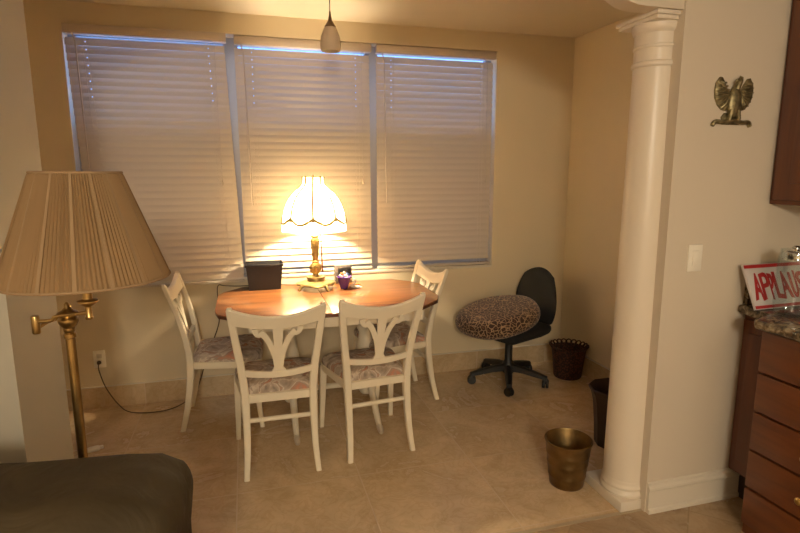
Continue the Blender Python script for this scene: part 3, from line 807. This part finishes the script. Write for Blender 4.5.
# ---------------------------------------------------------------- outlet, switch, cord, scrap
ol = thing('wall_outlet', 'white electrical outlet low on the back wall with a cord plugged in', 'outlet', (-.968, YB, .335))
bm = B(); box(bm, -.036, .036, -.006, 0, -.058, .058, .002); obj('plate', bm, M['white'], ol)
bm = B()
for dz in (-.021, .021): box(bm, -.016, .016, -.008, -.005, dz-.014, dz+.014, .003)
obj('socket', bm, M['trim'], ol)
sw = thing('light_switch', 'white light switch plate on the partition wall below the eagle plaque', 'switch', (1.846, YP, 1.175))
bm = B(); box(bm, -.036, .036, -.007, 0, -.058, .058, .002); obj('plate', bm, M['white'], sw)
bm = B(); box(bm, -.016, .016, -.012, -.004, -.032, .032, .002); obj('rocker', bm, M['white'], sw)
bm = B()
c = catmull([(-.970, YB-.03, .312), (-.965, YB-.05, .27), (-.93, YB-.07, .16), (-.86, YB-.10, .05), (-.78, YB-.15, .007), (-.62, YB-.19, .006), (-.50, YB-.14, .007), (-.40, YB-.05, .04),
             (-.36, YB-.03, .12), (-.30, YB-.035, .30), (-.22, YB-.04, .50), (-.205, YB-.04, .60), (-.21, YB-.03, .74), (-.20, YB-.03, TZ+.02), (-.16, YB-.030, TZ+.015), (-.06, YB-.028, TZ+.006), (.10, YB-.022, TZ+.006), (.28, YB-.07, TZ+.004), (.33, YB-.085, TZ+.004), (.345, YB-.095, TZ+.005)], 8)
tube(bm, [tuple(p) for p in c], .0035, 7)
lathe(bm, [(.011,.0),(.014,.006),(.010,.022),(.005,.028)], n=12, mtx=Matrix.Translation((-.970, YB-.006, .314)) @ Matrix.Rotation(PI/2, 4, 'X'))
tag(obj('lamp_cord', bm, M['cord']), 'thin dark cord running from the wall outlet over the floor up to the table', 'cord')
bm = B(); rbox(bm, -.032, .032, -.022, .022, 0, .022, .01, 0, 4); box(bm, .015, .050, -.010, .012, .004, .020, .004)
tag(obj('plug_adapter', bm, M['white'], None, (-.885, 3.20, 0), .3), 'small white lump lying on the floor beside the floor lamp pole', 'adapter')

# ---------------------------------------------------------------- eagle plaque
eg = thing('eagle_plaque', 'antique brass eagle ornament with raised wings hung on the partition wall', 'ornament', (1.966, YP, 1.822))
def relief(bm, poly, y0, y1, bev=.004):
    prism(bm, [(x, z) for x, z in poly], 0, 1, mtx=None) if False else None
    t = bmesh.new(); a = [t.verts.new((x, y0, z)) for x, z in poly]; cx = sum(p[0] for p in poly)/len(poly); cz = sum(p[1] for p in poly)/len(poly)
    b = [t.verts.new((x, y0*.35+y1*.65, z)) for x, z in poly]
    c = [t.verts.new((x*.82+cx*.18, y1, z*.82+cz*.18)) for x, z in poly]; n = len(poly)
    t.faces.new(a); t.faces.new(c[::-1])
    for i in range(n):
        j = (i+1)%n; t.faces.new((a[i], a[j], b[j], b[i])); t.faces.new((b[i], b[j], c[j], c[i]))
    bmesh.ops.recalc_face_normals(t, faces=t.faces); merge(bm, t)
S = .00212  # metres per step of the traced outline (centre 57,55 of a 114 high drawing)
def W(pts, mir=False): return [((x)*S*(-1 if mir else 1), (z)*S) for x, z in pts]
wing = [(8,-8),(16,-16),(26,-14),(36,-6),(44,8),(46,22),(44,36),(36,47),(31,46),(24,36),(18,26),(12,22),(6,14)]
for mir in (False, True):
    bm = B(); relief(bm, W(wing, mir), 0, -.014)
    s = -1 if mir else 1
    for k in range(8):      # flight feathers
        a0 = (14+2*k*.5, 6+2.5*k); tip = [(22,-14),(29,-12),(36,-6),(41,2),(44,11),(46,20),(45,29),(42,38)][k]
        p = [(s*a0[0]*S, -.013, a0[1]*S), (s*(a0[0]*.4+tip[0]*.6)*S, -.018, (a0[1]*.4+tip[1]*.6)*S), (s*tip[0]*S*1.03, -.008, tip[1]*S)]
        tube(bm, p, [.004, .005, .0025], 6)
    for k in range(4):
        tube(bm, [(s*(12+4*k)*S, -.014, (18+6*k)*S), (s*(20+4*k)*S, -.019, (14+7*k)*S), (s*(28+3*k)*S, -.014, (14+8*k)*S)], .004, 6)
    obj('wing', bm, M['eagle'], eg)
bm = B()
lathe(bm, [(.002,-.064),(.022,-.055),(.030,-.03),(.034,0),(.030,.03),(.020,.052),(.014,.062)], n=20, mtx=Matrix.Translation((0,-.012,0)) @ Matrix.Scale(.55, 4, (0,1,0)))
for s in (-1, 1): tube(bm, [(s*.014,-.016,-.03), (s*.022,-.018,-.055), (s*.024,-.018,-.078)], [.013,.010,.006], 8)
obj('body', bm, M['eagle'], eg)
bm = B(); tube(bm, [(-.002,-.018,.052), (.002,-.022,.07), (.010,-.022,.085), (.016,-.020,.098), (.010,-.02,.104)], [.015,.014,.012,.008,.002], 10)
tube(bm, [(.004,-.024,.088), (-.012,-.026,.086), (-.018,-.024,.078)], [.007,.005,.001], 8); obj('head', bm, M['eagle'], eg)
bm = B(); relief(bm, W([(-20,-42),(20,-42),(24,-28),(18,-20),(-18,-20),(-24,-28)]), 0, -.010)
c = catmull([(-.098,-.008,-.094), (-.085,-.010,-.078), (-.05,-.014,-.080), (0,-.016,-.074), (.05,-.014,-.080), (.085,-.010,-.078), (.098,-.008,-.094)], 5)
tube(bm, [tuple(p) for p in c], .009, 8); obj('ribbon_scroll', bm, M['eagle'], eg)

# ---------------------------------------------------------------- kitchen corner
CT = .955
ctp = thing('countertop', 'brown speckled granite countertop with a low splashback in the kitchen corner', 'countertop', (XK, YP, 0))
bm = B(); prism(bm, [(2.135-XK, 0), (2.105-XK, -.012), (2.09-XK, -.195), (1.965-XK, -.215), (1.945-XK, -.235), (1.945-XK, -1.6), (0, -1.6), (0, 0)], CT-.038, CT, .012, seg=3); obj('slab', bm, M['granite'], ctp)
bm = B(); box(bm, 2.14-XK, -.02, -.022, 0, CT, CT+.10, .003); box(bm, -.022, 0, -1.6, 0, CT, CT+.10, .003); obj('splashback', bm, M['granite'], ctp)
bc = thing('drawer_cabinet', 'reddish wooden base cabinet with a stack of five drawers at the right edge', 'cabinet', (2.0, 1.655, 0))
bm = B(); box(bm, .012, .61, -.92, 0, .0, CT-.038); obj('carcass', bm, M['cabinet'], bc, smooth=None)
dz = [(.055,.215),(.225,.385),(.395,.555),(.565,.725),(.735,.905)]
for k, (a, b) in enumerate(dz):
    bm = B(); box(bm, -.010, .012, -.46, -.004, a, b, .004); f = obj('drawer', bm, M['cabinety'], bc)
    bm = B(); lathe(bm, [(.004,0),(.005,.014),(.014,.020),(.015,.026),(.008,.031)], n=16, mtx=Matrix.Translation((-.010, -.25, (a+b)/2)) @ Matrix.Rotation(-PI/2, 4, 'Y')); obj('knob', bm, M['brass'], f)
for k in range(1):
    bm = B(); box(bm, -.010, .012, -.915, -.47, .055, .885, .004); obj('door', bm, M['cabinety'], bc)
nc = thing('end_cabinet', 'narrow set-back reddish wooden base cabinet between the partition wall and the drawers', 'cabinet', (2.145, YP-.005, 0))
bm = B(); box(bm, .012, .46, -.215, 0, .15, CT-.038); obj('carcass', bm, M['cabinet'], nc, smooth=None)
bm = B(); box(bm, .07, .46, -.215, 0, 0, .15); obj('toe_kick', bm, M['grille'], nc, smooth=None)
bm = B(); box(bm, 0, .012, -.205, -.006, .16, .885, .003); box(bm, -.005, 0, -.17, -.04, .22, .83, .003); obj('door', bm, M['cabinet'], nc)
uc = thing('wall_cabinet', 'reddish wooden wall cabinet high at the right edge above the counter', 'cabinet', (2.225, YP-.004, 1.40))
bm = B(); prism(bm, [(0,0),(-.0,-.06),(-.02,-1.4),(.37,-1.4),(.37,0)], 0, .95, .002); obj('carcass', bm, M['cabinet'], uc, smooth=None)
bm = B(); box(bm, -.024, -.004, -.44, -.03, .02, .93, .004); box(bm, -.029, -.022, -.37, -.10, .09, .86, .004); obj('door', bm, M['cabinet'], uc)
bm = B(); box(bm, -.032, -.010, -.90, -.45, .02, .93, .004); box(bm, -.036, -.030, -.83, -.52, .09, .86, .004); obj('door', bm, M['cabinet'], uc)

# APPLAUSE sign
sg = thing('sign', 'white and red APPLAUSE sign leaning on the splashback of the kitchen counter', 'sign', (2.075, 1.760, CT+.004))
ang = math.radians(-25); yaw = math.radians(2)
sg.rotation_euler = (ang, 0, yaw)
SW, SH = .375, .200
bm = B(); box(bm, 0, SW, 0, .012, 0, SH, .001); obj('board', bm, M['signwhite'], sg)
bm = B(); box(bm, 0, SW, -.002, 0, SH-.018, SH-.003); box(bm, 0, SW, -.002, 0, .003, .016); obj('border', bm, M['red'], sg, smooth=None)
cu = bpy.data.curves.new('lettering', 'FONT'); cu.body = 'APPLAUSE'; cu.size = .118; cu.extrude = .0015; cu.offset = .0016; cu.space_character = .94; cu.resolution_u = 4
tmp = bpy.data.objects.new('lettering', cu); COL.objects.link(tmp)
bpy.context.view_layer.update()
me = bpy.data.meshes.new_from_object(tmp.evaluated_get(bpy.context.evaluated_depsgraph_get()))
bpy.data.objects.remove(tmp)
lt = bpy.data.objects.new('lettering', me); COL.objects.link(lt); me.materials.clear(); me.materials.append(M['red'])
xs_ = [v.co.x for v in me.vertices]; ys_ = [v.co.y for v in me.vertices]
w_ = max(xs_)-min(xs_); h_ = max(ys_)-min(ys_)
for v in me.vertices:
    x, y, z = v.co; v.co = ((x-min(xs_))/w_*(SW-.035)+.016+.006*math.sin(x*60), -.0015-z, (y-min(ys_))/h_*.120+.038+.004*math.sin(x*70))
lt.parent = sg

gl = thing('glass_jar', 'clear glass jar with metal stopper in front of the sign', 'jar', (2.135, 1.665, CT))
bm = B(); lathe(bm, [(0,0),(.052,0),(.058,.006),(.060,.03),(.060,.22),(.058,.245),(.052,.262),(.052,.275),(.048,.275),(.048,.26),(.054,.243),(.056,.22),(.056,.03),(.052,.010),(0,.008)], n=40, cap=False); obj('body', bm, M['glass'], gl, smooth=60)
bm = B(); lathe(bm, [(.046,.235),(.0475,.24),(.0475,.262),(.040,.268),(.015,.270),(.012,.275),(.015,.284),(.008,.290),(.001,.291)], n=36); obj('lid', bm, M['chrome'], gl)

# ---------------------------------------------------------------- floor lamp
fl = thing('floor_lamp', 'brass swing-arm floor lamp with a pleated beige cone shade behind the sofa', 'lamp', (-.482, 1.64, 0))
bm = B(); lathe(bm, [(.13,0),(.132,.008),(.125,.016),(.06,.024),(.03,.034),(.018,.05),(.015,.07)], n=40); obj('base', bm, M['brass'], fl)
bm = B(); lathe(bm, [(.0125,.06),(.0125,1.09),(.0155,1.093),(.0155,1.103),(.012,1.107),(.0145,1.112),(.0145,1.120)], n=24,
               rf=lambda a, r, z: r*(1+.05*math.cos(10*a)) if z < 1.085 else r); obj('pole', bm, M['brass'], fl)
bm = B(); lathe(bm, [(.012,1.120),(.020,1.126),(.026,1.138),(.026,1.145),(.020,1.153),(.026,1.158),(.026,1.164),(.014,1.170),(.008,1.178),(.007,1.186),(.002,1.192)], n=28); obj('pole_cap', bm, M['brass'], fl)
hx, hy = -.072, -.02; sx, sy = .060, -.03
bm = B(); lathe(bm, [(.009,1.115),(.0105,1.118),(.0105,1.160),(.009,1.164)], hx, hy, 16); obj('hinge', bm, M['brass'], fl)
bm = B(); c = catmull([(hx, hy, 1.148), (hx+.04, hy-.005, 1.150), (-.02, -.028, 1.160), (sx-.02, sy, 1.165), (sx, sy, 1.165)], 5); tube(bm, [tuple(p) for p in c], .0052, 10)
obj('swing_arm', bm, M['brass'], fl)
bm = B(); tube(bm, [(hx, hy, 1.128), (-.05, .002, 1.140), (0, 0, 1.155)], .005, 10); obj('swing_arm', bm, M['brass'], fl)
bm = B(); lathe(bm, [(.009,1.148),(.010,1.152),(.008,1.156),(.008,1.182),(.010,1.184),(.026,1.196),(.026,1.200),(.012,1.204),(.012,1.25),(.014,1.26)], sx, sy, 20); obj('socket', bm, M['brass'], fl)
bm = B(); lathe(bm, [(.013,1.26),(.018,1.28),(.030,1.32),(.032,1.345),(.026,1.37),(.004,1.385)], sx, sy, 16); obj('bulb', bm, M['white'], fl)
shc = (.064, -.03)
ZT, ZB_, RT, RB = 1.540, 1.262, .104, .204
bm = B(); n = 240
rt = []; rb = []
rings = []
for t in (0, .03, .5, .97, 1):
    z = ZT+(ZB_-ZT)*t; r = RT+(RB-RT)*t; ring = []
    for i in range(n):
        a = 2*PI*i/n
        amp = .0022*(1 if 0 < t < 1 else .2)
        rr = r+(amp if i % 2 else -amp)+(.0015 if (i//10) % 2 else 0)
        ring.append(bm.verts.new((shc[0]+rr*math.cos(a), shc[1]+rr*math.sin(a), z)))
    rings.append(ring)
for a, b in zip(rings, rings[1:]):
    for i in range(n): bm.faces.new((a[i], a[(i+1)%n], b[(i+1)%n], b[i]))
sh = obj('lamp_shade', bm, M['pleat'], fl, smooth=20)
bm = B()
for k in range(16):      # flat seams between the pleated panels
    a = 2*PI*(k+.3)/16; P = []
    q = []
    for da in (-.022, .022):
        for r, z in ((RT+.0028, ZT), (RB+.0035, ZB_)):
            da2 = da*(1 if z == ZB_ else 1.2)
            q.append((shc[0]+r*math.cos(a+da2), shc[1]+r*math.sin(a+da2), z))
    v = [bm.verts.new(p) for p in q]; bm.faces.new((v[0], v[2], v[3], v[1]))
for R_, Z_ in ((RT, ZT), (RB, ZB_)):
    tube(bm, [(shc[0]+(R_+.001)*math.cos(2*PI*i/72), shc[1]+(R_+.001)*math.sin(2*PI*i/72), Z_) for i in range(72)], .0035, 6, closed=True)
obj('panel_seams', bm, m_trans('shade seam tape', (.41,.285,.165), (.5,.32,.16), .2), sh)
bm = B()
for k in range(3):
    a = 2*PI*k/3+.4; tube(bm, [(shc[0], shc[1], ZT-.02), (shc[0]+RT*math.cos(a), shc[1]+RT*math.sin(a), ZT-.004)], .0015, 6)
lathe(bm, [(.010,ZT-.026),(.012,ZT-.018),(.006,ZT-.010),(.008,ZT-.002),(.001,ZT+.004)], shc[0], shc[1], 14)
for s in (-1, 1):
    c = catmull([(sx, sy+s*.012, 1.255), (sx, sy+s*.045, 1.30), (sx, sy+s*.05, 1.39), (sx, sy+s*.03, 1.46), (sx, sy, ZT-.024)], 5); tube(bm, [tuple(p) for p in c], .0015, 6)
obj('shade_spider', bm, M['brass'], fl)

# ---------------------------------------------------------------- sofa
sf = thing('sofa', 'dark brown sofa, only its plump rounded back showing at the lower left', 'sofa', (-1.14, 1.225, 0), -.16)
bm = B(); rbox(bm, -.90, .90, -.48, .36, .06, .36, .04, 0, 10); obj('base', bm, M['sofa'], sf, smooth=60)
for k in range(2):
    bm = B(); rbox(bm, -.68+.685*k, -.005+.685*k, -.48, .12, .36, .50, .055, .02, 10); obj('seat_cushion', bm, M['sofa'], sf, smooth=60)
for s in (-1, 1):
    bm = B(); rbox(bm, (.69 if s > 0 else -.90), (.90 if s > 0 else -.69), -.50, .22, .30, .64, .09, .02, 10); obj('arm', bm, M['sofa'], sf, smooth=60)
bm = B(); t = bmesh.new(); rbox(t, -.93, .93, .06, .375, .32, .835, .075, .012, 22)
for v in t.verts:      # plump overhanging top roll with soft gathers at the ends
    z = v.co.z; k = max(0, min(1, (z-.66)/.10))
    v.co.x *= 1+.012*k
    v.co.y += -.10*max(0, min(1, (.80-z)/.5))*(1 if v.co.y < .2 else .25)
    e = max(0, (abs(v.co.x)-.70)/.25)
    if k > 0: v.co.z += -.018*e*e+.006*math.sin(v.co.x*9)
    if k > 0 and e > 0: v.co.z += .004*math.sin(v.co.y*60)*e
merge(bm, t); obj('backrest', bm, M['sofa'], sf, smooth=70)
for x in (-.82, .82):
    for y in (-.42, .30):
        bm = B(); lathe(bm, [(.022,0),(.03,.06)], x, y, 12); obj('foot', bm, M['black'], sf)

# ---------------------------------------------------------------- camera
Mx = Matrix.Identity(3)
p, r, yw = .17144794, -.00129086, .27517528
cy, sy_, cp, spn, cr, sr = math.cos(yw), math.sin(yw), math.cos(p), math.sin(p), math.cos(r), math.sin(r)
fwd = Vector((sy_*cp, cy*cp, -spn)); right = Vector((cy, -sy_, 0)); up = right.cross(fwd)
r2 = cr*right+sr*up; u2 = -sr*right+cr*up
cam = bpy.data.cameras.new('camera'); cam.sensor_width = 36; cam.lens = 545/800*36; cam.clip_start = .02
co = bpy.data.objects.new('camera', cam); COL.objects.link(co)
mw = Matrix((r2, u2, -fwd)).transposed().to_4x4(); mw.translation = (0, 0, 1.54); co.matrix_world = mw
scn.camera = co

# ---------------------------------------------------------------- lights
def light(name, kind, loc, power, color, rot=(0,0,0), size=.1, sy=None, spread=None):
    l = bpy.data.lights.new(name, kind); l.energy = power; l.color = color
    if kind == 'AREA':
        l.size = size
        if sy: l.shape = 'RECTANGLE'; l.size_y = sy
    else: l.shadow_soft_size = size
    o = bpy.data.objects.new(name, l); COL.objects.link(o); o.location = loc; o.rotation_euler = rot
    return o
light('living room fill light', 'POINT', (-.35, -2.2, 2.15), 185, (1, .90, .72), size=.22)  # unseen fill light behind the camera, placed to brighten the nook
light('kitchen ceiling lamp', 'AREA', (2.0, -.7, HC-.03), 9, (1, .92, .76), size=.5)
w = bpy.data.worlds.new('dusk sky'); scn.world = w; w.use_nodes = True
bg = w.node_tree.nodes['Background']; bg.inputs[0].default_value = (.24, .44, 1.0, 1); bg.inputs[1].default_value = 2.7
vs = scn.view_settings; vs.view_transform = 'Standard'; vs.look = 'None'; vs.gamma = 1; vs.use_curve_mapping = False; vs.exposure = 0.13
